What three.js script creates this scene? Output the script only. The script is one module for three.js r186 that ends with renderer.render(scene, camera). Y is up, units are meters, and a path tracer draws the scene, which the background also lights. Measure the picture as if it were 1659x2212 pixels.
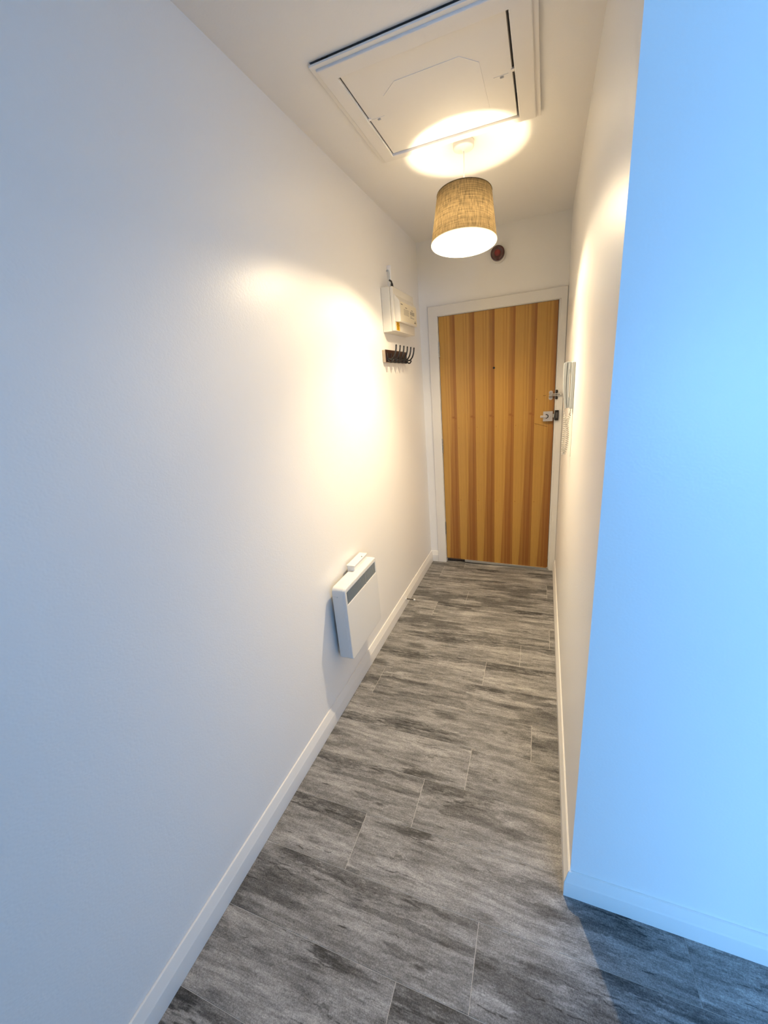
import * as THREE from 'three';
import { mergeGeometries, toCreasedNormals } from 'three/addons/utils/BufferGeometryUtils.js';
import { RoundedBoxGeometry } from 'three/addons/geometries/RoundedBoxGeometry.js';
import { RectAreaLightUniformsLib } from 'three/addons/lights/RectAreaLightUniformsLib.js';
RectAreaLightUniformsLib.init();

// ---------------------------------------------------------------- camera, light, exposure
const W = 1.022, H = 2.4905, L = 2.2767;          // hall width, ceiling height, length of the right wall
const ROOM_X = 4.0, ROOM_Z = 7.5;                 // the room behind the camera
const renderer = new THREE.WebGLRenderer({ antialias: true });
renderer.toneMapping = THREE.LinearToneMapping;
renderer.toneMappingExposure = 1.1;
renderer.shadowMap.enabled = true;
const scene = new THREE.Scene();
const camera = new THREE.PerspectiveCamera(104.024, 1659 / 2212, 0.02, 60);
camera.rotation.order = 'YXZ';
camera.rotation.set(-0.3057, 0.392, -0.0863);
camera.position.set(0.9003, 1.5383, 3.2099);
scene.add(camera);

// blue daylight outside the window of the room behind the camera
const SKY = new THREE.Color().setRGB(0.20, 0.50, 1.0);
scene.background = SKY.clone();
scene.backgroundIntensity = 2;
const WX0 = 1.4, WX1 = 3.6, WY0 = 0.45, WY1 = 1.8;   // window opening in the back wall
const daylight = new THREE.RectAreaLight(SKY, 23.5, WX1 - WX0 - 0.1, WY1 - WY0 - 0.1);
daylight.name = 'window_daylight'; daylight.position.set((WX0 + WX1) / 2, (WY0 + WY1) / 2, ROOM_Z + 0.1); scene.add(daylight);
const LAMP = { colour: new THREE.Color().setRGB(1.0, 0.79, 0.51), power: 2.35, down: 7.5 };

// ---------------------------------------------------------------- helpers
let seed = 7;
const rnd = () => { seed = (seed * 1664525 + 1013904223) >>> 0; return seed / 4294967296; };
const hash = (x, y, s) => { let h = (x * 374761393 + y * 668265263 + s * 2147483647) | 0; h = Math.imul(h ^ (h >>> 13), 1274126177); h ^= h >>> 16; return (h >>> 0) / 4294967296; };
const noise = (x, y, s = 0, px = 0, py = 0) => {   // value noise, tiling with px, py when set
  const xi = Math.floor(x), yi = Math.floor(y), u = x - xi, v = y - yi, a = u * u * (3 - 2 * u), b = v * v * (3 - 2 * v);
  const w = (i, n) => n ? ((i % n) + n) % n : i;
  const x0 = w(xi, px), x1 = w(xi + 1, px), y0 = w(yi, py), y1 = w(yi + 1, py);
  return (hash(x0, y0, s) * (1 - a) + hash(x1, y0, s) * a) * (1 - b) + (hash(x0, y1, s) * (1 - a) + hash(x1, y1, s) * a) * b;
};
const clamp = (v, a = 0, b = 1) => Math.min(b, Math.max(a, v));
const smooth = (a, b, v) => { const t = clamp((v - a) / (b - a)); return t * t * (3 - 2 * t); };
function tex(w, h, fn, srgb = true) {
  const d = new Uint8Array(w * h * 4);
  for (let y = 0; y < h; y++) for (let x = 0; x < w; x++) {
    const c = fn(x, y), o = (y * w + x) * 4;
    if (typeof c === 'number') d[o] = d[o + 1] = d[o + 2] = clamp(c) * 255; else { d[o] = clamp(c[0], 0, 255); d[o + 1] = clamp(c[1], 0, 255); d[o + 2] = clamp(c[2], 0, 255); }
    d[o + 3] = 255;
  }
  const t = new THREE.DataTexture(d, w, h); t.magFilter = THREE.LinearFilter; t.minFilter = THREE.LinearMipmapLinearFilter; t.generateMipmaps = true;
  t.wrapS = t.wrapT = THREE.RepeatWrapping; if (srgb) t.colorSpace = THREE.SRGBColorSpace; t.needsUpdate = true; return t;
}
function canvasTex(w, h, draw) {
  const c = document.createElement('canvas'); c.width = w; c.height = h; draw(c.getContext('2d'));
  const t = new THREE.CanvasTexture(c); t.colorSpace = THREE.SRGBColorSpace; return t;
}
// uv in metres, laid on each face along its main axis
function metres(g) {
  g = g.index ? g.toNonIndexed() : g; const p = g.attributes.position, n = g.attributes.normal, uv = new Float32Array(p.count * 2);
  for (let i = 0; i < p.count; i++) {
    const ax = Math.abs(n.getX(i)), ay = Math.abs(n.getY(i)), az = Math.abs(n.getZ(i));
    const [u, v] = ax >= ay && ax >= az ? [p.getZ(i), p.getY(i)] : ay >= az ? [p.getX(i), p.getZ(i)] : [p.getX(i), p.getY(i)];
    uv[2 * i] = u; uv[2 * i + 1] = v;
  }
  g.setAttribute('uv', new THREE.BufferAttribute(uv, 2)); return g;
}
const box = (x0, x1, y0, y1, z0, z1) => new THREE.BoxGeometry(x1 - x0, y1 - y0, z1 - z0).translate((x0 + x1) / 2, (y0 + y1) / 2, (z0 + z1) / 2);
const rbox = (x0, x1, y0, y1, z0, z1, r, s = 3) => new RoundedBoxGeometry(x1 - x0, y1 - y0, z1 - z0, s, r).translate((x0 + x1) / 2, (y0 + y1) / 2, (z0 + z1) / 2);
const tube = (pts, r, seg = 32, rad = 10) => new THREE.TubeGeometry(new THREE.CatmullRomCurve3(pts.map((p) => new THREE.Vector3(...p))), seg, r, rad);
const cyl = (r, h, axis, x, y, z, r2 = r, n = 32) => { const g = new THREE.CylinderGeometry(r2, r, h, n); if (axis === 'x') g.rotateZ(-Math.PI / 2); if (axis === 'z') g.rotateX(Math.PI / 2); return g.translate(x, y, z); };
const lathe = (pts, n = 64) => new THREE.LatheGeometry(pts.map(([a, b]) => new THREE.Vector2(a, b)), n);
const ball = (r, x, y, z) => new THREE.SphereGeometry(r, 20, 14).translate(x, y, z);
const merge = (gs) => gs.length === 1 ? gs[0] : mergeGeometries(gs.map((g) => { const h = g.index ? g.toNonIndexed() : g; for (const k of Object.keys(h.attributes)) if (!['position', 'normal', 'uv'].includes(k)) h.deleteAttribute(k); return h; }));
// plan polygon [(x, z)...] raised from y0 to y1
function prism(pts, y0, y1) {
  const s = new THREE.Shape(pts.map(([x, z]) => new THREE.Vector2(x, -z)));
  return new THREE.ExtrudeGeometry(s, { depth: y1 - y0, bevelEnabled: false }).rotateX(-Math.PI / 2).translate(0, y0, 0);
}
function rectShape(x0, x1, y0, y1, holes = []) {
  const s = new THREE.Shape([[x0, y0], [x1, y0], [x1, y1], [x0, y1]].map((p) => new THREE.Vector2(...p)));
  for (const [a, b, c, d] of holes) s.holes.push(new THREE.Path([[a, c], [a, d], [b, d], [b, c]].map((p) => new THREE.Vector2(...p))));
  return s;
}
const names = {};
const numbered = (n) => { const k = names[n] = (names[n] ?? -1) + 1; return k ? `${n}_${String(k).padStart(3, '0')}` : n; };
function obj(name, geos, mat, parent = scene) {
  const m = new THREE.Mesh(merge(Array.isArray(geos) ? geos : [geos]), mat);
  m.name = parent === scene ? numbered(name) : name; m.castShadow = m.receiveShadow = true; parent.add(m); return m;
}
function tag(o, label, category, kind, group) { o.userData.label = label; o.userData.category = category; if (kind) o.userData.kind = kind; if (group) o.userData.group = group; return o; }
function thing(name, label, category, [x, y, z] = [0, 0, 0], kind) {
  const g = new THREE.Group(); g.name = numbered(name); g.position.set(x, y, z); scene.add(g); return tag(g, label, category, kind);
}
const sub = (name, parent) => { const g = new THREE.Group(); g.name = name; parent.add(g); return g; };
const lin = (r, g, b) => new THREE.Color().setRGB(r, g, b);
const std = (o) => new THREE.MeshStandardMaterial(o);
const phys = (o) => new THREE.MeshPhysicalMaterial(o);

// ---------------------------------------------------------------- materials
// rolled paint: fine orange peel over slow unevenness of the plaster, one tile to the metre
const paintBump = tex(1024, 1024, (x, y) => 0.42 * noise(x / 4, y / 4, 1, 256, 256) + 0.18 * noise(x / 12, y / 12, 2, 0, 0) * (x > 12 && y > 12 ? 1 : 1) + 0.4 * noise(x / 64, y / 128, 3, 16, 8), false);
const M = {
  wall: std({ color: lin(0.90, 0.89, 0.87), roughness: 0.36, bumpMap: paintBump, bumpScale: 0.00032 }),
  ceiling: std({ color: lin(0.90, 0.885, 0.86), roughness: 0.85, bumpMap: paintBump, bumpScale: 0.0004 }),
  gloss: std({ color: lin(0.80, 0.785, 0.755), roughness: 0.32 }),
  hatch: std({ color: lin(0.84, 0.815, 0.78), roughness: 0.55 }),
  whitePlastic: std({ color: lin(0.80, 0.79, 0.75), roughness: 0.35 }),
  creamPlastic: std({ color: lin(0.80, 0.765, 0.68), roughness: 0.4 }),
  greyPlastic: std({ color: lin(0.62, 0.65, 0.66), roughness: 0.35 }),
  heaterPaint: std({ color: lin(0.79, 0.79, 0.77), roughness: 0.35 }),
  heaterGrille: std({ color: lin(0.42, 0.43, 0.39), roughness: 0.5 }),
  dark: std({ color: lin(0.015, 0.015, 0.015), roughness: 0.9 }),
  black: std({ color: lin(0.012, 0.011, 0.011), roughness: 0.3 }),
  chrome: std({ color: lin(0.75, 0.74, 0.72), roughness: 0.18, metalness: 1 }),
  satinMetal: std({ color: lin(0.62, 0.60, 0.60), roughness: 0.38, metalness: 0.75 }),
  aluminium: std({ color: lin(0.62, 0.66, 0.70), roughness: 0.35, metalness: 0.9 }),
  red: phys({ color: lin(0.055, 0.002, 0.002), roughness: 0.22, clearcoat: 0.5, clearcoatRoughness: 0.2 }),
  brightRed: phys({ color: lin(0.14, 0.006, 0.005), roughness: 0.3 }),
  hinge: std({ color: lin(0.42, 0.40, 0.37), roughness: 0.35, metalness: 0.9 }),
  spring: std({ color: lin(0.16, 0.15, 0.14), roughness: 0.4, metalness: 0.8 }),
  phone: std({ color: lin(0.46, 0.49, 0.50), roughness: 0.4 }),
  phoneCord: std({ color: lin(0.58, 0.57, 0.53), roughness: 0.45 }),
  steel: std({ color: lin(0.5, 0.48, 0.45), roughness: 0.35, metalness: 0.9 }),
};

// ---------------------------------------------------------------- the setting: shell
const T = 0.12;
const struct = (name, geos, mat, label, category) => tag(obj(name, (Array.isArray(geos) ? geos : [geos]).map(metres), mat), label, category, 'structure');
struct('wall_left', box(-T, 0, -0.1, H + 0.25, -T, ROOM_Z + T), M.wall, 'long white painted wall carrying the heater and fuse box', 'wall');
const DX0 = 0.137, DX1 = 0.981, DY1 = 1.992;      // opening for the door frame
{
  const s = new THREE.Shape([[0, -0.1], [DX0 - 0.03, -0.1], [DX0 - 0.03, DY1 + 0.03], [DX1 + 0.03, DY1 + 0.03], [DX1 + 0.03, -0.1], [W, -0.1], [W, H + 0.25], [0, H + 0.25]].map((p) => new THREE.Vector2(...p)));
  struct('wall_end', new THREE.ExtrudeGeometry(s, { depth: T, bevelEnabled: false }).translate(0, 0, -T), M.wall, 'short white end wall around the wooden front door', 'wall');
}
struct('wall_right', prism([[W, -T], [W + T, -T], [W + T, L - T], [W, L]], -0.1, H + 0.25), M.wall, 'narrow white hall wall carrying the entry phone', 'wall');
struct('wall_room', prism([[W, L], [W + T, L - T], [ROOM_X + T, L - T], [ROOM_X + T, L]], -0.1, H + 0.25), M.wall, 'white wall beyond the hall corner lit by blue daylight', 'wall');
struct('wall_side', box(ROOM_X, ROOM_X + T, -0.1, H + 0.25, L, ROOM_Z + T), M.wall, 'side wall of the room behind the hall', 'wall');
struct('wall_back', new THREE.ExtrudeGeometry(rectShape(-T, ROOM_X + T, -0.1, H + 0.25, [[WX0, WX1, WY0, WY1]]), { depth: 0.25, bevelEnabled: false }).translate(0, 0, ROOM_Z), M.wall, 'back wall of the room with the window', 'wall');
struct('wall_partition', box(1.3, 1.42, -0.1, H + 0.25, 3.9, ROOM_Z), M.wall, 'partition between the hall and the windowed room', 'wall');
// ceiling: a board with the hatch opening, a closed layer above it
const HX0 = 0.256, HX1 = 0.772, HZ0 = 1.206, HZ1 = 1.722;
{
  const s = rectShape(-T, ROOM_X + T, -ROOM_Z - T, T, [[0.196, 0.845, -1.793, -1.168]]);
  const lower = new THREE.ExtrudeGeometry(s, { depth: 0.06, bevelEnabled: false }).rotateX(-Math.PI / 2).translate(0, H, 0);
  struct('ceiling', [lower, box(-T, ROOM_X + T, H + 0.06, H + 0.12, -T, ROOM_Z + T)], M.ceiling, 'plain white plaster ceiling', 'ceiling');
}
// window of the room
{
  const w = thing('window_1', 'white framed window of the room behind the hall', 'window', [0, 0, 0], 'structure');
  const F = 0.06, zc = ROOM_Z + 0.12;
  obj('window_frame', new THREE.ExtrudeGeometry(rectShape(WX0, WX1, WY0, WY1, [[WX0 + F, (WX0 + WX1) / 2 - F / 2, WY0 + F, WY1 - F], [(WX0 + WX1) / 2 + F / 2, WX1 - F, WY0 + F, WY1 - F]]), { depth: 0.06, bevelEnabled: false }).translate(0, 0, zc), M.gloss, w);
  const glass = phys({ color: 0xffffff, transmission: 1, thickness: 0, roughness: 0, ior: 1.5 });
  for (const [a, b] of [[WX0 + F, (WX0 + WX1) / 2 - F / 2], [(WX0 + WX1) / 2 + F / 2, WX1 - F]]) obj('pane', box(a, b, WY0 + F, WY1 - F, zc + 0.028, zc + 0.032), glass, w);
  obj('window_sill', rbox(WX0 - 0.03, WX1 + 0.03, WY0 - 0.025, WY0 + 0.004, ROOM_Z - 0.06, zc, 0.008), M.gloss, w);
}
struct('ground', box(-20, 24, -3.3, -3.2, 6, 60), std({ color: lin(0.10, 0.11, 0.10), roughness: 0.95 }), 'ground outside below the window', 'ground');

// ---------------------------------------------------------------- floor of wood print planks
const PITCH = 0.1958, LEN = 0.99, TURN = 0.011;
function plankTexture(k) {
  const w = 1280, h = 256, kn = [[0.08 + 0.84 * hash(k, 1, 11), 0.2 + 0.6 * hash(k, 1, 12), 0.7 + 0.5 * hash(k, 1, 13)]], cracks = [];
  for (let i = 0; i < 12; i++) cracks.push([hash(k, i, 21), hash(k, i, 22), 0.03 + 0.16 * hash(k, i, 23), (hash(k, i, 24) - 0.4) * 0.25, 0.4 + 0.6 * hash(k, i, 25)]);
  return tex(w, h, (px, py) => {
    const x = px / w * LEN, y = py / h * PITCH;               // metres
    let bend = 0;
    for (const [kx, ky] of kn) { const dx = (x - kx * LEN) / 0.10, dy = (y - ky * PITCH) / 0.03; bend += 0.012 * Math.exp(-dx * dx) * Math.sign(dy) * Math.exp(-Math.abs(dy)); }
    const yy = y + bend + 0.012 * (noise(x * 5, y * 14, 31 + k) - 0.5);
    const grain = noise(x * 40, yy * 420, 41 + k) * 0.5 + noise(x * 90, yy * 900, 42 + k) * 0.5;
    const streak = noise(x * 9, yy * 90, 43 + k);
    const cloud = noise(x * 4.5, yy * 24, 44 + k) * 0.4 + noise(x * 13, yy * 62, 45 + k) * 0.35 + noise(x * 40, y * 130, 40 + k) * 0.25;
    const speck = noise(px / 1.7, py / 1.7, 46 + k) * 0.6 + noise(px / 3.5, py / 3, 39 + k) * 0.4;
    let v = 0.54 + 0.20 * (grain - 0.5) + 0.15 * (streak - 0.5) + 0.34 * (cloud - 0.5) + 0.30 * (speck - 0.5);
    // weathered dark blotches with ragged outlines, thickest along one long edge
    const rag = 0.3 * (noise(x * 26, yy * 150, 48 + k) - 0.5) + 0.22 * (noise(x * 90, yy * 420, 38 + k) - 0.5);
    const band = smooth(0.45, 0.62, noise(x * 5.2, 3.3, 47 + k) + 0.4 * rag);
    v -= 0.17 * band * smooth(0.72, 0.92, y / PITCH + rag);
    v -= 0.13 * smooth(0.66, 0.78, noise(x * 5, yy * 34, 37 + k) + 0.5 * rag);
    for (const [kx, ky, ks] of kn) {                          // a knot, split and smeared along the grain
      const dx = (x - kx * LEN) / (0.020 * ks), dy = (y - ky * PITCH) / (0.007 * ks), r = Math.hypot(dx, dy) + 1.6 * (noise(x * 120, y * 160, 50 + k) - 0.5);
      v -= 0.15 * Math.exp(-r * r) - 0.06 * Math.exp(-(r - 1.7) * (r - 1.7) * 3);
    }
    for (const [cx, cy, len, slope, s] of cracks) {           // drying cracks
      const t = (x - cx * LEN) / len; if (t < 0 || t > 1) continue;
      const c = cy * PITCH + slope * (x - cx * LEN) * 0.5 + 0.009 * (noise(x * 45, cx * 99, 51 + k) - 0.5), d = Math.abs(y - c) / (0.0010 * (0.5 + Math.sin(Math.PI * t)));
      v -= 0.30 * s * Math.exp(-d * d) * smooth(0.3, 0.55, noise(x * 70, cy * 77, 52 + k));
    }
    v = clamp(v, 0.14, 0.85);
    return [v * 232 + 6, v * 228 + 7, v * 225 + 8];
  });
}
const PLANK_KINDS = 6, plankMats = [];
for (let k = 0; k < PLANK_KINDS; k++) { const t = plankTexture(k); t.wrapS = t.wrapT = THREE.MirroredRepeatWrapping; plankMats.push(std({ map: t, roughness: 0.62, bumpMap: t, bumpScale: 0.0003 })); }
const floor = thing('floor', 'grey wood effect plank floor running across the hall', 'floor', [0, 0, 0], 'structure');
obj('floor_base', box(-T, ROOM_X + T, -0.1, -0.0008, -T, ROOM_Z + T), std({ color: lin(0.50, 0.48, 0.46), roughness: 0.7 }), floor);
const clip = (poly, axis, val, keepLess) => {
  const out = [];
  for (let i = 0; i < poly.length; i++) {
    const a = poly[i], b = poly[(i + 1) % poly.length], ia = keepLess ? a[axis] <= val : a[axis] >= val, ib = keepLess ? b[axis] <= val : b[axis] >= val;
    if (ia) out.push(a);
    if (ia !== ib) { const t = (val - a[axis]) / (b[axis] - a[axis]); out.push([a[0] + (b[0] - a[0]) * t, a[1] + (b[1] - a[1]) * t]); }
  }
  return out;
};
const seams = [0.305, 0.141, 0.963, 0.416, 0.223, 0.976, 0.820, 0.645, 0.103, 0.897, 0.658, 0.499, 0.327, 0.772, 0.580, 0.36, 0.12, 0.9, 0.68, 0.45, 0.2, 0.98, 0.75, 0.53, 0.31, 0.1, 0.86];
const co = Math.cos(TURN), si = Math.sin(TURN), GAP = 0.0009;
seams.forEach((sx, row) => {
  const z0 = 0.0985 + PITCH * (row - 1), z1 = z0 + PITCH, hall = z1 < L - 0.05;
  const xMax = hall ? W : ROOM_X;
  for (let i = -2; i < 5; i++) {
    const x0 = sx + LEN * i, x1 = x0 + LEN;
    if (x1 < -0.02 || x0 > xMax + 0.02) continue;
    const at = (x, z) => [x * co + (z - z0) * si, z - x * si];           // rows run slightly askew to the walls
    let poly = [at(x0 + GAP, z0 + GAP), at(x1 - GAP, z0 + GAP), at(x1 - GAP, z1 - GAP), at(x0 + GAP, z1 - GAP)];
    poly = clip(clip(clip(clip(poly, 0, 0, false), 0, xMax, true), 1, -T, false), 1, ROOM_Z, true);
    if (poly.length < 3) continue;
    const g = prism(poly, -0.0007, 0), p = g.attributes.position, uv = g.attributes.uv, kind = Math.floor(rnd() * PLANK_KINDS), ox = Math.floor(rnd() * 2), oy = rnd() < 0.2 ? 1 : 0;
    for (let j = 0; j < p.count; j++) {
      const X = p.getX(j), Z = p.getZ(j), lx = (X - x0) / LEN, lz = (Z + X * si - z0) / PITCH;
      uv.setXY(j, ox ? 1 - lx : lx, oy ? lz : 1 - lz);
    }
    obj('plank', g, plankMats[kind], floor);
  }
});

// ---------------------------------------------------------------- skirting boards
const SK = [[0, 0], [0.016, 0], [0.016, 0.061], [0.0135, 0.066], [0.0075, 0.090], [0.0055, 0.0945], [0.002, 0.0966], [0, 0.0966]];
// profile run from a to b; d0, d1: how far each end is cut per metre of thickness (mitres)
function skirting(place, a, b, d0 = 0, d1 = 0) {
  const pos = [], q = (i, end) => { const [d, y] = SK[i]; return place(d, y, end ? b + d * d1 : a + d * d0); };
  const tri = (...v) => v.forEach((p) => pos.push(...p));
  for (let i = 0; i < SK.length; i++) { const j = (i + 1) % SK.length; tri(q(i, 0), q(j, 0), q(j, 1)); tri(q(i, 0), q(j, 1), q(i, 1)); }
  for (let i = 1; i < SK.length - 1; i++) { tri(q(0, 0), q(i, 0), q(i + 1, 0)); tri(q(0, 1), q(i + 1, 1), q(i, 1)); }
  const g = new THREE.BufferGeometry(); g.setAttribute('position', new THREE.Float32BufferAttribute(pos, 3)); g.computeVertexNormals();
  return toCreasedNormals(g, 0.3);
}
const skirt = (name, g, label) => tag(obj(name, metres(g), M.gloss), label, 'skirting board', 'structure');
skirt('baseboard_left', skirting((d, y, t) => [d, y, t], 0, 1.477, 1, 0), 'white skirting board from the front door to the heater');
skirt('baseboard_left', skirting((d, y, t) => [d + 0.0006, y + 0.001, t], 1.478, ROOM_Z, 0, 0), 'white skirting board running on from under the heater');
skirt('baseboard_end', skirting((d, y, t) => [t, y, d], 0, 0.066, 1, 0), 'short white skirting piece beside the door frame');
skirt('baseboard_right', skirting((d, y, t) => [W - d, y, t], 0.02, L - 0.0004, 0, 1), 'white skirting board under the entry phone wall');
skirt('baseboard_room', skirting((d, y, t) => [t, y, L + d], W + 0.0004, ROOM_X, -1, 0), 'white skirting board in blue daylight round the hall corner');

// ---------------------------------------------------------------- front door and frame
{
  const fr = thing('trim_1', 'white painted frame around the front door', 'door frame', [0, 0, 0], 'structure');
  const arch = (pts) => new THREE.ExtrudeGeometry(new THREE.Shape(pts.map((p) => new THREE.Vector2(...p))), { depth: 0.013, bevelEnabled: true, bevelThickness: 0.003, bevelSize: 0.003, bevelSegments: 2 });
  const e = 0.003, aL = 0.066, aR = W - 0.001, aT = 2.061;
  obj('architrave', arch([[aL + e, 0], [DX0 - e, 0], [DX0 - e, DY1 + e], [aL + e, aT - e]]), M.gloss, fr);
  obj('architrave', arch([[aL + e, aT - e], [DX0 - e, DY1 + e], [DX1 + e, DY1 + e], [aR - e, aT - e]]), M.gloss, fr);
  obj('architrave', arch([[DX1 + e, 0], [aR - e, 0], [aR - e, aT - e], [DX1 + e, DY1 + e]]), M.gloss, fr);
  // lining: jambs and head, the door shuts against a stop behind it
  obj('jamb', [box(DX0 - 0.029, DX0 + 0.002, 0, DY1 + 0.029, -T, 0.0), box(DX0 + 0.002, DX0 + 0.016, 0, DY1, -T, -0.05)], M.gloss, fr);
  obj('jamb', [box(DX1 - 0.0125, DX1 + 0.029, 0, DY1 + 0.029, -T, 0.001), box(DX1 - 0.027, DX1 - 0.0125, 0, DY1, -T, -0.05)], M.gloss, fr);
  obj('head', [box(DX0 + 0.002, DX1 - 0.0125, DY1 - 0.004, DY1 + 0.029, -T, 0.0), box(DX0 + 0.016, DX1 - 0.027, DY1 - 0.018, DY1 - 0.004, -T, -0.05)], M.gloss, fr);
  obj('sill', box(DX0, DX1, 0, 0.07, -T, -0.047), std({ color: lin(0.22, 0.16, 0.11), roughness: 0.7 }), fr);
  // staples on the right jamb
  const k = sub('latch_keep', fr);
  obj('keep_body', rbox(0.971, 0.996, 1.197, 1.268, 0.001, 0.034, 0.004), M.black, k);
  obj('keep_plate', rbox(0.977, 0.990, 1.214, 1.254, 0.032, 0.0355, 0.0015), M.spring, k);
  const c = sub('guard_keep', fr);
  obj('keep_base', rbox(0.9705, 0.986, 1.343, 1.409, 0.001, 0.012, 0.004), M.black, c);
  obj('knuckle', [cyl(0.0075, 0.016, 'y', 0.978, 1.398, 0.019), cyl(0.0075, 0.016, 'y', 0.978, 1.354, 0.019)], M.black, c);
  obj('guard_bar', [new THREE.CapsuleGeometry(0.0042, 0.062, 6, 14).rotateZ(Math.PI / 2).translate(0.977, 1.381, 0.026), new THREE.CapsuleGeometry(0.0042, 0.062, 6, 14).rotateZ(Math.PI / 2).translate(0.977, 1.370, 0.026), ball(0.007, 1.006, 1.3755, 0.026)], M.chrome, c);
}
// veneer of six slip-matched leaves
const doorTex = tex(832, 2000, (px, py) => {
  const u = (px / 832 * 0.823 + 0.1425 - 0.263) / 0.1427 + 1, leaf = Math.floor(u), x = u - leaf;   // leaves 143 mm wide, the first and last cut
  const low = py / 2000;
  const wob = 0.035 * (noise(low * 3.2, 0.5, 61) - 0.5) + 0.012 * (noise(low * 11, 1.5, 62) - 0.5);
  const t = x + wob;
  const s0 = 0.72 - 0.34 * (1 - low) * (1 - low) + 0.06 * (noise(low * 5, 7, 63) - 0.5);   // where the dark heartwood stripe begins
  let dark = smooth(s0 - 0.05, s0 + 0.02, t) * (0.62 + 0.38 * smooth(s0 + 0.05, 0.98, t));
  const line = noise(t * 34, low * 1.6, 64), fine = noise(t * 150, low * 9, 65) * 0.6 + noise(t * 300, low * 60, 66) * 0.4;
  dark *= 0.72 + 0.5 * smooth(0.3, 0.7, line);
  dark += 0.26 * smooth(0.62, 0.85, noise(t * 22, low * 1.1, 67)) * smooth(0.15, 0.5, t);
  let k = 0;                                                                              // knots, alike on every leaf
  for (const [kx, ky, r] of [[0.80, 0.626, 0.010], [0.91, 0.622, 0.006], [0.08, 0.584, 0.0036], [0.10, 0.281, 0.0046]]) {
    const dx = (x - kx) * 0.137, dy = (low - ky) * 1.96, d = Math.hypot(dx, dy * 1.25) / r; k = Math.max(k, Math.exp(-d * d * 1.2));
  }
  const tone = 0.05 * (hash(leaf, 3, 68) - 0.5), g = (fine - 0.5) * 0.16 + tone;
  const a = clamp(dark + 0.75 * k);
  let r = 182 * (1 - a) + 141 * a, gg = 141 * (1 - a) + 92 * a, b = 71 * (1 - a) + 43 * a;
  const m = 1 + g;
  r *= m; gg *= m; b *= m;
  // two scratches and screw holes beside the latch
  const X = px / 832 * 0.826 + 0.14, Y = 0.02 + low * 1.965;
  const sc = Math.abs((Y - 1.178) + (X - 0.835) * 0.30); if (X > 0.835 && X < 0.925 && sc < 0.0016) { r *= 0.6; gg *= 0.55; b *= 0.5; }
  for (const [hx, hy] of [[0.893, 1.372], [0.902, 1.372], [0.845, 1.35]]) if (Math.hypot(X - hx, Y - hy) < 0.0028) { r *= 0.55; gg *= 0.5; b *= 0.5; }
  return [r, gg, b];
});
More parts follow.
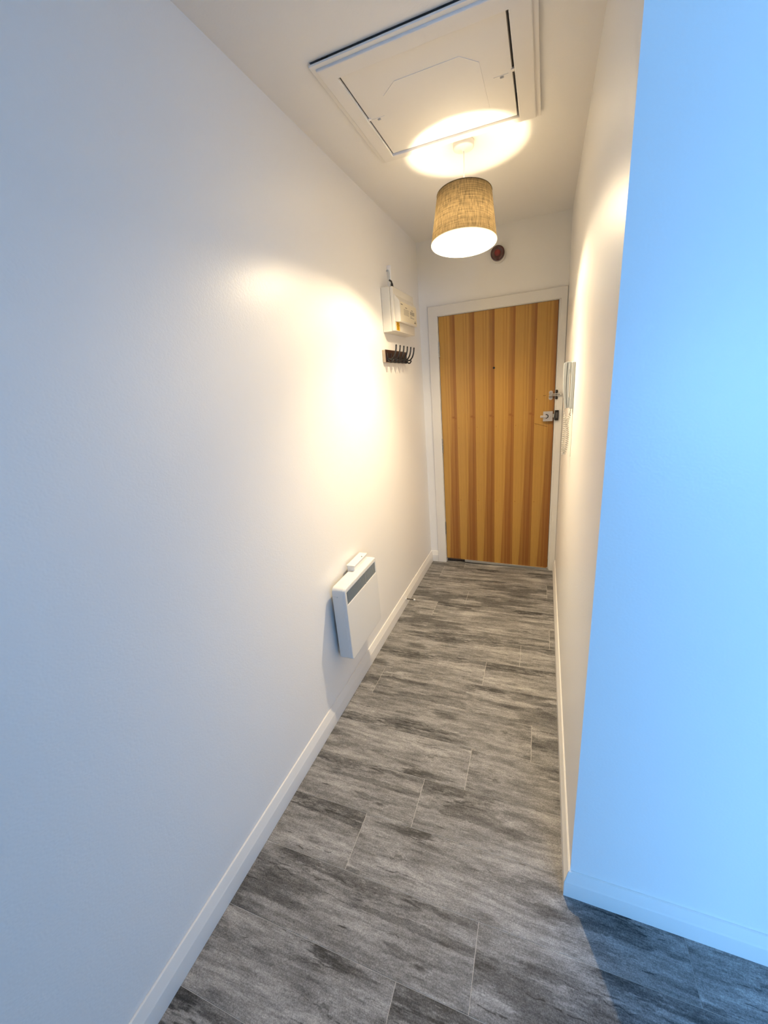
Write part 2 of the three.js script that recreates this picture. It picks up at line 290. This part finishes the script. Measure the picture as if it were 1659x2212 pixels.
{
  const d = thing('door_1', 'wooden front door with striped golden brown veneer', 'door', [0, 0, 0], 'structure');
  const X0 = 0.1425, X1 = 0.9655, yT = 1.986, yL = 0.038, yR = 0.012;
  const s = new THREE.Shape([[X0, yL], [X1, yR], [X1, yT], [X0, yT]].map((p) => new THREE.Vector2(...p)));
  const g = new THREE.ExtrudeGeometry(s, { depth: 0.044, bevelEnabled: false }).translate(0, 0, -0.044), p = g.attributes.position, uv = g.attributes.uv;
  for (let i = 0; i < p.count; i++) uv.setXY(i, (p.getX(i) - X0) / (X1 - X0), (p.getY(i) - 0.02) / 1.966);
  obj('door_leaf', g, std({ map: doorTex, roughness: 0.34, bumpMap: doorTex, bumpScale: 0.0001 }), d);
  for (const [y0, y1] of [[1.706, 1.816], [0.975, 1.087], [0.266, 0.376]]) {
    const h = sub('hinge', d), n = 5, st = (y1 - y0) / n;
    for (let i = 0; i < n; i++) obj('knuckle', cyl(0.0068, st - 0.0022, 'y', 0.1405, y0 + st * (i + 0.5), 0.0075, 0.0068, 16), M.hinge, h);
    obj('hinge_leaf', box(0.1365, 0.1455, y0, y1, -0.001, 0.0035), M.hinge, h);
  }
  const spy = sub('spyhole', d);
  obj('spyhole_ring', new THREE.TorusGeometry(0.0065, 0.0015, 10, 24).translate(0.544, 1.594, 0.001), M.black, spy);
  obj('lens', cyl(0.0055, 0.002, 'z', 0.544, 1.594, 0.0008), M.black, spy);
  // rim latch
  const nl = sub('night_latch', d);
  obj('latch_case', rbox(0.893, 0.958, 1.193, 1.263, 0.0, 0.030, 0.003), M.satinMetal, nl);
  obj('snib_ring', new THREE.TorusGeometry(0.0130, 0.0030, 10, 30, Math.PI * 1.15).rotateZ(-Math.PI * 0.55).translate(0.914, 1.229, 0.031), M.black, nl);
  obj('turn_knob', [rbox(0.874, 0.916, 1.2205, 1.2375, 0.034, 0.046, 0.004), cyl(0.0095, 0.012, 'z', 0.914, 1.229, 0.036)], M.satinMetal, nl);
  obj('latch_bolt', box(0.956, 0.9655, 1.218, 1.242, 0.006, 0.022), M.creamPlastic, nl);
  obj('fixing_screw', cyl(0.003, 0.003, 'z', 0.944, 1.226, 0.0305), M.steel, nl);
  // door guard plate
  const gp = sub('guard_plate', d);
  obj('plate', [cyl(0.0135, 0.004, 'z', 0.9395, 1.391, 0.002), cyl(0.0135, 0.004, 'z', 0.9395, 1.354, 0.002), box(0.929, 0.950, 1.354, 1.391, 0, 0.004)], M.satinMetal, gp);
  obj('plate_screw', [cyl(0.0028, 0.002, 'z', 0.936, 1.391, 0.0045), cyl(0.0028, 0.002, 'z', 0.936, 1.380, 0.0045), cyl(0.0028, 0.002, 'z', 0.936, 1.354, 0.0045)], M.steel, gp);
  obj('guard_knob', [cyl(0.004, 0.026, 'z', 0.942, 1.371, 0.014), new THREE.CapsuleGeometry(0.0035, 0.04, 6, 12).rotateZ(Math.PI / 2).translate(0.948, 1.371, 0.028)], M.chrome, gp);
  // metal weather strip along the foot of the door
  obj('weather_strip', new THREE.ExtrudeGeometry(new THREE.Shape([[0.30, 0.012], [0.966, 0.0005], [0.966, 0.0125], [0.30, 0.0325]].map((q) => new THREE.Vector2(...q))), { depth: 0.006, bevelEnabled: true, bevelThickness: 0.001, bevelSize: 0.0005, bevelSegments: 1 }).translate(0, 0, 0.001), M.aluminium, d);
  obj('strip_end', rbox(0.958, 0.968, 0.004, 0.026, 0.004, 0.016, 0.003), M.chrome, d);
}

// ---------------------------------------------------------------- pendant lamp
{
  const PX = 0.542, PZ = 1.113, lamp = thing('pendant_lamp', 'lit pendant lamp with a beige linen drum shade', 'lamp', [PX, H, PZ]);
  obj('ceiling_rose', lathe([[0, -0.001], [0.040, -0.001], [0.041, -0.003], [0.0435, -0.004], [0.0435, -0.020], [0.041, -0.0245], [0.036, -0.026], [0.010, -0.027], [0.007, -0.034], [0, -0.034]]), M.whitePlastic, lamp);
  obj('cord', tube([[0, -0.03, 0], [0.0015, -0.08, 0.001], [-0.0008, -0.13, 0.001], [0, -0.172, 0]], 0.0028, 24, 8), M.whitePlastic, lamp);
  const tilt = new THREE.Matrix4().makeRotationFromEuler(new THREE.Euler(-0.1252, 0, -0.0095, 'ZYX')).setPosition(0, -(H - 2.33), 0.002);
  const tl = (g) => g.applyMatrix4(tilt);
  obj('lampholder', tl(lathe([[0, 0], [0.006, 0], [0.010, -0.006], [0.0165, -0.018], [0.0175, -0.026], [0.0175, -0.03], [0.021, -0.03], [0.021, -0.038], [0.0175, -0.038], [0.0165, -0.10], [0, -0.10]])), M.whitePlastic, lamp);
  // shade: linen outside, white lining inside, wire rims and spider
  const RT = 0.1177, RB = 0.143, YT = -0.0294, YB = -0.2224;
  const linen = tex(1024, 512, (x, y) => {
    const warp = noise(x / 2.2, y / 40, 71, 0, 0), weft = noise(x / 60, y / 2.2, 72, 0, 0), slub = noise(x / 70, y / 4, 73) * 0.5 + noise(x / 4, y / 60, 74) * 0.5, fine = noise(x / 1.2, y / 1.2, 75);
    const v = 0.62 + 0.20 * (warp - 0.5) + 0.20 * (weft - 0.5) + 0.20 * (slub - 0.5) + 0.12 * (fine - 0.5);
    return [v * 255, v * 226, v * 178];
  });
  const linenMat = phys({ map: linen, color: lin(0.35, 0.34, 0.31), roughness: 1, side: THREE.DoubleSide, transmission: 0.33, thickness: 0, bumpMap: linen, bumpScale: 0.0003, specularIntensity: 0.1 });
  const liningMat = phys({ color: lin(0.86, 0.85, 0.80), roughness: 0.9, side: THREE.DoubleSide, transmission: 0.35, thickness: 0, specularIntensity: 0.2 });
  const shade = obj('shade', tl(lathe([[RB, YB], [RT, YT]], 96)), linenMat, lamp);
  obj('lining', tl(lathe([[RB - 0.0015, YB + 0.0004], [RT - 0.0015, YT - 0.0004]], 96)), liningMat, shade);
  obj('rim', tl(new THREE.TorusGeometry(RB - 0.0006, 0.0021, 10, 96).rotateX(Math.PI / 2).translate(0, YB, 0)), liningMat, shade);
  obj('rim', tl(new THREE.TorusGeometry(RT - 0.0006, 0.0018, 10, 96).rotateX(Math.PI / 2).translate(0, YT, 0)), linenMat, shade);
  for (let i = 0; i < 3; i++) { const a = 0.5 + i * Math.PI * 2 / 3; obj('spoke', tl(tube([[0.02 * Math.cos(a), -0.034, 0.02 * Math.sin(a)], [0.07 * Math.cos(a), -0.036, 0.07 * Math.sin(a)], [(RT - 0.002) * Math.cos(a), YT - 0.002, (RT - 0.002) * Math.sin(a)]], 0.0016, 12, 6)), M.whitePlastic, shade); }
  const bulbMat = std({ color: lin(0.9, 0.88, 0.8), emissive: lin(1.0, 0.86, 0.6), emissiveIntensity: 3.0, roughness: 0.5 });
  obj('bulb', tl(lathe([[0, -0.192], [0.010, -0.1905], [0.020, -0.185], [0.0265, -0.176], [0.0290, -0.165], [0.0275, -0.151], [0.0235, -0.140], [0, -0.139]], 48)), bulbMat, lamp);
  obj('bulb_base', tl(lathe([[0, -0.1395], [0.0267, -0.1395], [0.0267, -0.136], [0.0165, -0.122], [0.0135, -0.10], [0, -0.10]], 40)), M.whitePlastic, lamp);
  const c = new THREE.Vector3(0, -0.163, 0).applyMatrix4(tilt), light = new THREE.PointLight(LAMP.colour, LAMP.power, 0, 2);
  light.name = 'bulb_light'; light.position.copy(c); light.castShadow = true; light.shadow.radius = 1.35; light.shadow.camera.near = 0.02; lamp.add(light);
  // the bulb throws most of its light forward, out of its frosted end
  const down = new THREE.SpotLight(LAMP.colour, LAMP.down, 0, 0.95, 1, 2), aim = new THREE.Object3D(); down.name = 'bulb_spot'; aim.name = 'bulb_aim';
  down.position.copy(c); aim.position.copy(new THREE.Vector3(0, -1, 0).applyMatrix4(tilt)); down.target = aim; down.castShadow = true; down.shadow.radius = 1.35; down.shadow.camera.near = 0.02; lamp.add(down, aim);
}

// ---------------------------------------------------------------- loft hatch
{
  const h = thing('loft_hatch', 'square white loft hatch with moulded frame in the ceiling', 'hatch', [0, H, 0]);
  const fl = (s, y0, y1, bevel = 0) => new THREE.ExtrudeGeometry(s, { depth: y1 - y0 - 2 * bevel, bevelEnabled: bevel > 0, bevelThickness: bevel, bevelSize: bevel, bevelOffset: -bevel, bevelSegments: 2 }).rotateX(-Math.PI / 2).translate(0, y0 + bevel, 0);
  const sh = (x0, x1, z0, z1, holes = []) => rectShape(x0, x1, -z1, -z0, holes.map(([a, b, c, d]) => [a, b, -d, -c]));
  const OX0 = 0.193, OX1 = 0.848, OZ0 = 1.160, OZ1 = 1.795, open = [HX0, HX1, HZ0, HZ1];
  obj('outer_flange', fl(sh(OX0, OX1, OZ0, OZ1, [open]), -0.0125, -0.0065, 0.001), M.hatch, h);
  obj('frame', fl(sh(OX0 + 0.016, OX1 - 0.016, OZ0 + 0.010, OZ1 - 0.016, [open]), -0.0195, -0.009, 0.003), M.hatch, h);
  obj('frame_lining', fl(sh(HX0 - 0.019, HX1 + 0.019, HZ0 - 0.019, HZ1 + 0.019, [open]), -0.010, 0.0595), M.hatch, h);
  // drop-down panel, its two catches cut as small square pockets
  const pk = (x, z) => [x - 0.006, x + 0.006, z - 0.0055, z + 0.0055], c1 = [0.730, 1.448], c2 = [0.291, 1.452];
  const panel = obj('panel', fl(sh(HX0 + 0.0035, HX1 - 0.0085, HZ0 + 0.001, HZ1 - 0.002, [pk(...c1), pk(...c2)]), -0.010, 0.002), M.hatch, h);
  obj('panel_back', box(HX0 + 0.0035, HX1 - 0.0085, 0.002, 0.012, HZ0 + 0.001, HZ1 - 0.001), M.hatch, panel);
  const oct = [[0.349, 1.30], [0.349, 1.562], [0.405, 1.611], [0.618, 1.611], [0.671, 1.556], [0.674, 1.30], [0.66, 1.285], [0.36, 1.285]].map(([x, z]) => new THREE.Vector2(x, -z));
  obj('raised_field', fl(new THREE.Shape(oct), -0.0114, -0.0098), M.hatch, panel);
  for (const [x, z, lo, hi] of [[...c1, -0.026, 0.022], [...c2, -0.022, 0.026]]) {
    const c = sub('catch', h);
    obj('catch_edge', box(x + lo, x + hi, -0.0112, -0.0098, z + 0.0085, z + 0.0105), M.hatch, c);
    obj('catch_pocket', box(x - 0.006, x + 0.006, -0.004, -0.002, z - 0.0055, z + 0.0055), M.greyPlastic, c);
  }
  obj('catch_tongue', rbox(HX1 - 0.012, HX1 + 0.003, -0.0125, -0.006, 1.460, 1.474, 0.0015), M.hatch, h);
  obj('catch_tongue', rbox(HX0 - 0.003, HX0 + 0.010, -0.0125, -0.006, 1.462, 1.476, 0.0015), M.hatch, h);
}

// ---------------------------------------------------------------- fuse box and its cables
{
  const f = thing('fuse_box', 'cream fuse box with printed cover and yellow warning sticker', 'fuse box', [0, 1.835, 0.596]);
  const zc = 0.596, w = (z) => z - zc, y = (v) => v - 1.835;
  obj('body', rbox(0.0005, 0.054, 0, 0.237, w(0.394), w(0.800), 0.003), M.creamPlastic, f);
  obj('lid', rbox(0.0545, 0.073, 0.001, 0.236, w(0.395), w(0.799), 0.005), M.creamPlastic, f);
  // cover: sloping top over the breakers
  const prof = new THREE.Shape([[0.072, y(1.889)], [0.101, y(1.885)], [0.103, y(1.889)], [0.103, y(1.992)], [0.098, y(2.001)], [0.072, y(2.032)]].map((p) => new THREE.Vector2(...p)));
  const cover = obj('cover', new THREE.ExtrudeGeometry(prof, { depth: 0.333, bevelEnabled: true, bevelThickness: 0.003, bevelSize: 0.002, bevelSegments: 2 }).translate(0, 0, w(0.447)), M.creamPlastic, f);
  const print = canvasTex(1024, 330, (c) => {
    c.fillStyle = '#e8dfc6'; c.fillRect(0, 0, 1024, 330); c.fillStyle = '#8b8474';
    c.fillRect(24, 34, 120, 18); c.fillRect(290, 70, 120, 16); c.fillRect(670, 76, 110, 16);
    for (let i = 0; i < 8; i++) c.fillRect(190, 108 + i * 14, 330 - (i % 3) * 12, 5);
    for (let i = 0; i < 6; i++) c.fillRect(590, 108 + i * 11, 300 - (i % 2) * 20, 8);
    c.fillRect(590, 192, 150, 9); c.fillRect(590, 216, 260, 12);
    c.fillStyle = '#3a2a1c'; c.font = 'bold 52px sans-serif'; c.fillRect(850, 292, 120, 12); c.fillRect(880, 262, 16, 40); c.fillRect(910, 270, 16, 32); c.fillRect(944, 250, 14, 50);
  });
  obj('printed_sheet', new THREE.PlaneGeometry(0.318, 0.102).rotateY(Math.PI / 2).translate(0.1055, y(1.941), w(0.6135)), std({ map: print, roughness: 0.45 }), cover);
  const sticker = canvasTex(128, 256, (c) => {
    c.fillStyle = '#ffc420'; c.fillRect(0, 0, 128, 256); c.strokeStyle = '#161008'; c.lineWidth = 9; c.beginPath(); c.moveTo(64, 26); c.lineTo(110, 112); c.lineTo(18, 112); c.closePath(); c.stroke();
    c.fillStyle = '#161008'; c.beginPath(); c.moveTo(68, 46); c.lineTo(48, 82); c.lineTo(64, 82); c.lineTo(56, 106); c.lineTo(82, 70); c.lineTo(66, 70); c.closePath(); c.fill();
    for (let i = 0; i < 5; i++) c.fillRect(22, 134 + i * 22, 84 - (i % 2) * 18, 11);
  });
  obj('warning_sticker', new THREE.PlaneGeometry(0.056, 0.050).rotateY(Math.PI / 2).translate(0.0737, y(1.866), w(0.741)), std({ map: sticker, roughness: 0.5 }), f);
  obj('cable_gland', [cyl(0.009, 0.026, 'y', 0.050, 0.2485, w(0.735), 0.007), tube([[0.050, 0.262, w(0.735)], [0.044, 0.275, w(0.728)], [0.030, 0.285, w(0.715)]], 0.005, 16, 8)], M.black, f);
  const t = thing('cable_cover', 'white tapered cable cover on the wall above the fuse box', 'cable cover', [0, 2.072, 0.62]);
  const prof2 = new THREE.Shape([[-0.10, 0.0005], [0.045, 0.0005], [0.045, 0.085], [0.041, 0.135], [-0.06, 0.03]].map((p) => new THREE.Vector2(-p[0], p[1])));
  obj('cover', new THREE.ExtrudeGeometry(prof2, { depth: 0.020, bevelEnabled: true, bevelThickness: 0.002, bevelSize: 0.002, bevelSegments: 2 }).rotateY(Math.PI / 2).translate(0.0025, 0.002, 0), M.wall, t);
  tag(obj('power_cable', tube([[0.0035, 2.182, 0.672], [0.016, 2.178, 0.682], [0.026, 2.150, 0.700], [0.030, 2.122, 0.713]], 0.0045, 28, 8), M.greyPlastic), 'grey cable looping from the wall into the fuse box', 'cable');
}

// ---------------------------------------------------------------- coat rack
{
  const r = thing('coat_rack', 'dark brown coat rack with six black double hooks', 'coat rack', [0, 1.667, 0.65]);
  const wood = tex(512, 128, (x, y) => { const g = noise(x / 90, y / 3, 81) * 0.6 + noise(x / 20, y / 1.5, 82) * 0.4, v = 0.5 + 0.8 * (g - 0.5); return [22 + 30 * v, 9 + 12 * v, 8 + 9 * v]; });
  obj('board', rbox(0.0015, 0.020, 0, 0.070, -0.2, 0.2, 0.002), std({ color: lin(0.42, 0.34, 0.26), roughness: 0.6 }), r);
  obj('board_face', rbox(0.0195, 0.023, -0.0005, 0.0705, -0.2005, 0.2005, 0.0012), std({ map: wood, roughness: 0.28 }), r);
  for (let i = 0; i < 6; i++) {
    const z = 0.178 - 0.0712 * i, hk = sub('hook', r);
    obj('mount', rbox(0.022, 0.027, 0.006, 0.052, z - 0.008, z + 0.008, 0.002), M.black, hk);
    obj('prong', [tube([[0.024, 0.022, z], [0.048, 0.016, z], [0.068, 0.034, z], [0.079, 0.062, z], [0.083, 0.087, z]], 0.0047, 30, 8), ball(0.0052, 0.083, 0.088, z)], M.black, hk);
    obj('prong', [tube([[0.024, 0.014, z], [0.038, 0.000, z], [0.050, -0.001, z], [0.058, 0.010, z]], 0.0042, 20, 8), ball(0.0048, 0.058, 0.0105, z)], M.black, hk);
  }
}

// ---------------------------------------------------------------- panel heater
{
  const y0 = 0.295, z0 = 1.42, z1 = 1.797, h = thing('panel_heater', 'white electric panel heater with a grey slotted grille', 'heater', [0.02, y0, (z0 + z1) / 2]);
  const hw = (z1 - z0) / 2, ht = 0.383, D = 0.071, gy0 = 0.292, gy1 = 0.362, gz = hw - 0.0135;
  // casing: rounded front with the grille opening, closed box behind it
  const round = (inset, rad, holes = []) => {
    const a = hw - inset, b = inset, c = ht - inset, sp = new THREE.Shape();
    sp.moveTo(-a + rad, b); sp.lineTo(a - rad, b); sp.quadraticCurveTo(a, b, a, b + rad); sp.lineTo(a, c - rad); sp.quadraticCurveTo(a, c, a - rad, c); sp.lineTo(-a + rad, c); sp.quadraticCurveTo(-a, c, -a, c - rad); sp.lineTo(-a, b + rad); sp.quadraticCurveTo(-a, b, -a + rad, b);
    for (const [p, q, e, f] of holes) sp.holes.push(new THREE.Path([[p, e], [p, f], [q, f], [q, e]].map((v) => new THREE.Vector2(...v))));
    return sp;
  };
  obj('casing', new THREE.ExtrudeGeometry(round(0.010, 0.016), { depth: D - 0.022, bevelEnabled: true, bevelThickness: 0.007, bevelSize: 0.010, bevelSegments: 4, curveSegments: 8 }).rotateY(Math.PI / 2).translate(0.007, 0, 0), M.heaterPaint, h);
  obj('front_panel', new THREE.ExtrudeGeometry(round(0.007, 0.018, [[-gz, gz, gy0, gy1]]), { depth: 0.006, bevelEnabled: true, bevelThickness: 0.004, bevelSize: 0.005, bevelOffset: 0, bevelSegments: 3, curveSegments: 8 }).rotateY(Math.PI / 2).translate(D - 0.010, 0, 0), M.heaterPaint, h);
  const gr = sub('grille', h);
  obj('grille_back', box(D - 0.0065, D - 0.005, gy0 + 0.004, gy1 - 0.004, -gz + 0.004, gz - 0.004), M.heaterGrille, gr);
  const slats = []; for (let i = 0; i < 44; i++) { const z = -gz + 0.008 + i * (2 * gz - 0.016) / 43; slats.push(box(-0.0022, 0.0022, gy0 + 0.004, gy1 - 0.004, -0.0011, 0.0011).rotateY(-0.6).translate(D - 0.003, 0, z)); }
  const sl = obj('slats', slats, M.heaterGrille, gr); sl.userData.kind = 'stuff';
  obj('divider', box(D - 0.0055, D - 0.0002, gy0 + 0.004, gy1 - 0.004, -0.041, -0.038), M.heaterGrille, gr);
  const c = sub('control_box', h), zc = 1.535 - (z0 + z1) / 2;
  obj('control_case', rbox(-0.004, 0.036, 0.34, 0.4085, zc - 0.078, zc + 0.078, 0.005), M.heaterPaint, c);
  obj('control_lid', rbox(-0.006, 0.040, 0.4075, 0.4135, zc - 0.081, zc + 0.081, 0.0028), M.heaterPaint, c);
  obj('indicator', cyl(0.003, 0.002, 'y', 0.030, 0.414, zc - 0.03), M.dark, c);
  for (const b of [box(-0.0195, 0.002, 0.05, 0.10, -hw + 0.06, -hw + 0.09), box(-0.0195, 0.002, 0.05, 0.10, hw - 0.12, hw - 0.09), box(-0.0195, 0.002, 0.25, 0.30, -hw + 0.06, hw - 0.09)]) obj('wall_bracket', b, M.steel, h);
  obj('side_screw', [cyl(0.003, 0.002, 'z', 0.030, 0.34, hw + 0.0005), box(0.008, 0.03, 0.3405, 0.342, hw - 0.0005, hw + 0.0006)], M.greyPlastic, h);
}

// ---------------------------------------------------------------- door stop
{
  const d = thing('door_stop', 'small sprung door stop on the left skirting board', 'door stop', [0.016, 0.056, 0.793]);
  obj('base', cyl(0.0085, 0.006, 'x', 0.003, 0, 0), M.whitePlastic, d);
  const pts = []; for (let i = 0; i <= 180; i++) { const a = i / 180; pts.push([0.005 + 0.054 * a, 0.0036 * Math.cos(a * 90), 0.0036 * Math.sin(a * 90)]); }
  obj('spring', [tube(pts, 0.0012, 360, 6), cyl(0.0022, 0.054, 'x', 0.032, 0, 0)], M.spring, d);
  obj('tip', rbox(0.056, 0.070, -0.0062, 0.0062, -0.0062, 0.0062, 0.005), M.whitePlastic, d);
}

// ---------------------------------------------------------------- entry phone
{
  const e = thing('entry_phone', 'pale grey entry phone handset with curly cord on the wall', 'phone', [W, 1.367, 1.118]);
  obj('base', rbox(-0.0165, -0.0005, 0, 0.203, -0.042, 0.042, 0.004), M.phone, e);
  // handset seen from the side (x away from the wall, y up): a back half and a front half with the joint between them
  const back = new THREE.Shape(); back.moveTo(-0.019, 0.006); back.lineTo(-0.0262, 0.0045); back.quadraticCurveTo(-0.0325, 0.06, -0.0335, 0.12); back.lineTo(-0.0315, 0.2035); back.lineTo(-0.0195, 0.202);
  back.lineTo(-0.0195, 0.165); back.lineTo(-0.024, 0.15); back.lineTo(-0.024, 0.055); back.lineTo(-0.019, 0.042); back.closePath();
  const front = new THREE.Shape(); front.moveTo(-0.0295, 0.004); front.lineTo(-0.034, 0.003); front.quadraticCurveTo(-0.043, 0.05, -0.0465, 0.10); front.quadraticCurveTo(-0.049, 0.16, -0.046, 0.199); front.lineTo(-0.0352, 0.204);
  front.lineTo(-0.0372, 0.12); front.quadraticCurveTo(-0.0362, 0.06, -0.0295, 0.004);
  const hs = sub('handset', e), half = { depth: 0.040, bevelEnabled: true, bevelThickness: 0.001, bevelSize: 0.0008, bevelSegments: 2 };
  obj('handset_back', new THREE.ExtrudeGeometry(back, half).translate(0.001, 0, -0.006), M.phone, hs);
  obj('handset_front', new THREE.ExtrudeGeometry(front, half).translate(0.001, 0, -0.006), M.phone, hs);
  obj('joint_tongue', box(-0.036, -0.028, 0.012, 0.198, 0.0, 0.020), M.phone, hs);
  obj('speaker_slot', box(-0.0275, -0.0235, 0.172, 0.196, 0.0355, 0.0366), M.greyPlastic, hs);
  // curly cord: down from the handset, round and back up to the base
  const path = new THREE.CatmullRomCurve3([[-0.036, 0.004, 0.012], [-0.034, -0.03, 0.012], [-0.030, -0.06, 0.012], [-0.033, -0.13, 0.014], [-0.034, -0.19, 0.014], [-0.029, -0.213, 0.010], [-0.022, -0.195, 0.004], [-0.017, -0.13, 0.0], [-0.020, -0.06, 0.002], [-0.012, -0.03, 0.004], [-0.008, 0.001, 0.006]].map((p) => new THREE.Vector3(...p)));
  const N = 1500, fr = path.computeFrenetFrames(N, false), pts = [];
  for (let i = 0; i <= N; i++) {
    const t = i / N, p = path.getPointAt(t), r = 0.0060 * smooth(0.04, 0.12, t) * smooth(0.97, 0.90, t), a = t * Math.PI * 2 * 46;
    pts.push(p.addScaledVector(fr.normals[i], r * Math.cos(a)).addScaledVector(fr.binormals[i], r * Math.sin(a)));
  }
  obj('curly_cord', new THREE.TubeGeometry(new THREE.CatmullRomCurve3(pts), 2400, 0.0016, 6), M.phoneCord, e);
  obj('bell_wire', tube([[-0.0014, 0.002, 0.036], [-0.0014, -0.10, 0.036], [-0.0014, -0.22, 0.035]], 0.0014, 12, 6), M.creamPlastic, e);
}

// ---------------------------------------------------------------- fire alarm sounder
{
  const a = thing('fire_alarm', 'small round dark red fire alarm sounder above the door', 'alarm', [0.572, 2.318, 0]);
  obj('base', lathe([[0, 0.0005], [0.050, 0.0005], [0.051, 0.004], [0.0505, 0.020], [0.047, 0.024], [0, 0.024]], 48).rotateX(Math.PI / 2).translate(0.002, -0.004, 0), M.whitePlastic, a);
  const body = obj('sounder', lathe([[0, 0.0195], [0.044, 0.0195], [0.0455, 0.023], [0.0455, 0.044], [0.043, 0.050], [0.036, 0.053], [0.030, 0.051], [0.022, 0.049], [0, 0.049]], 48).rotateX(Math.PI / 2), M.red, a);
  obj('sounder_cap', lathe([[0, 0.0485], [0.0195, 0.0485], [0.0205, 0.051], [0.019, 0.0555], [0.010, 0.0585], [0, 0.0592]], 40).rotateX(Math.PI / 2), M.brightRed, body);
}
renderer.render(scene, camera);
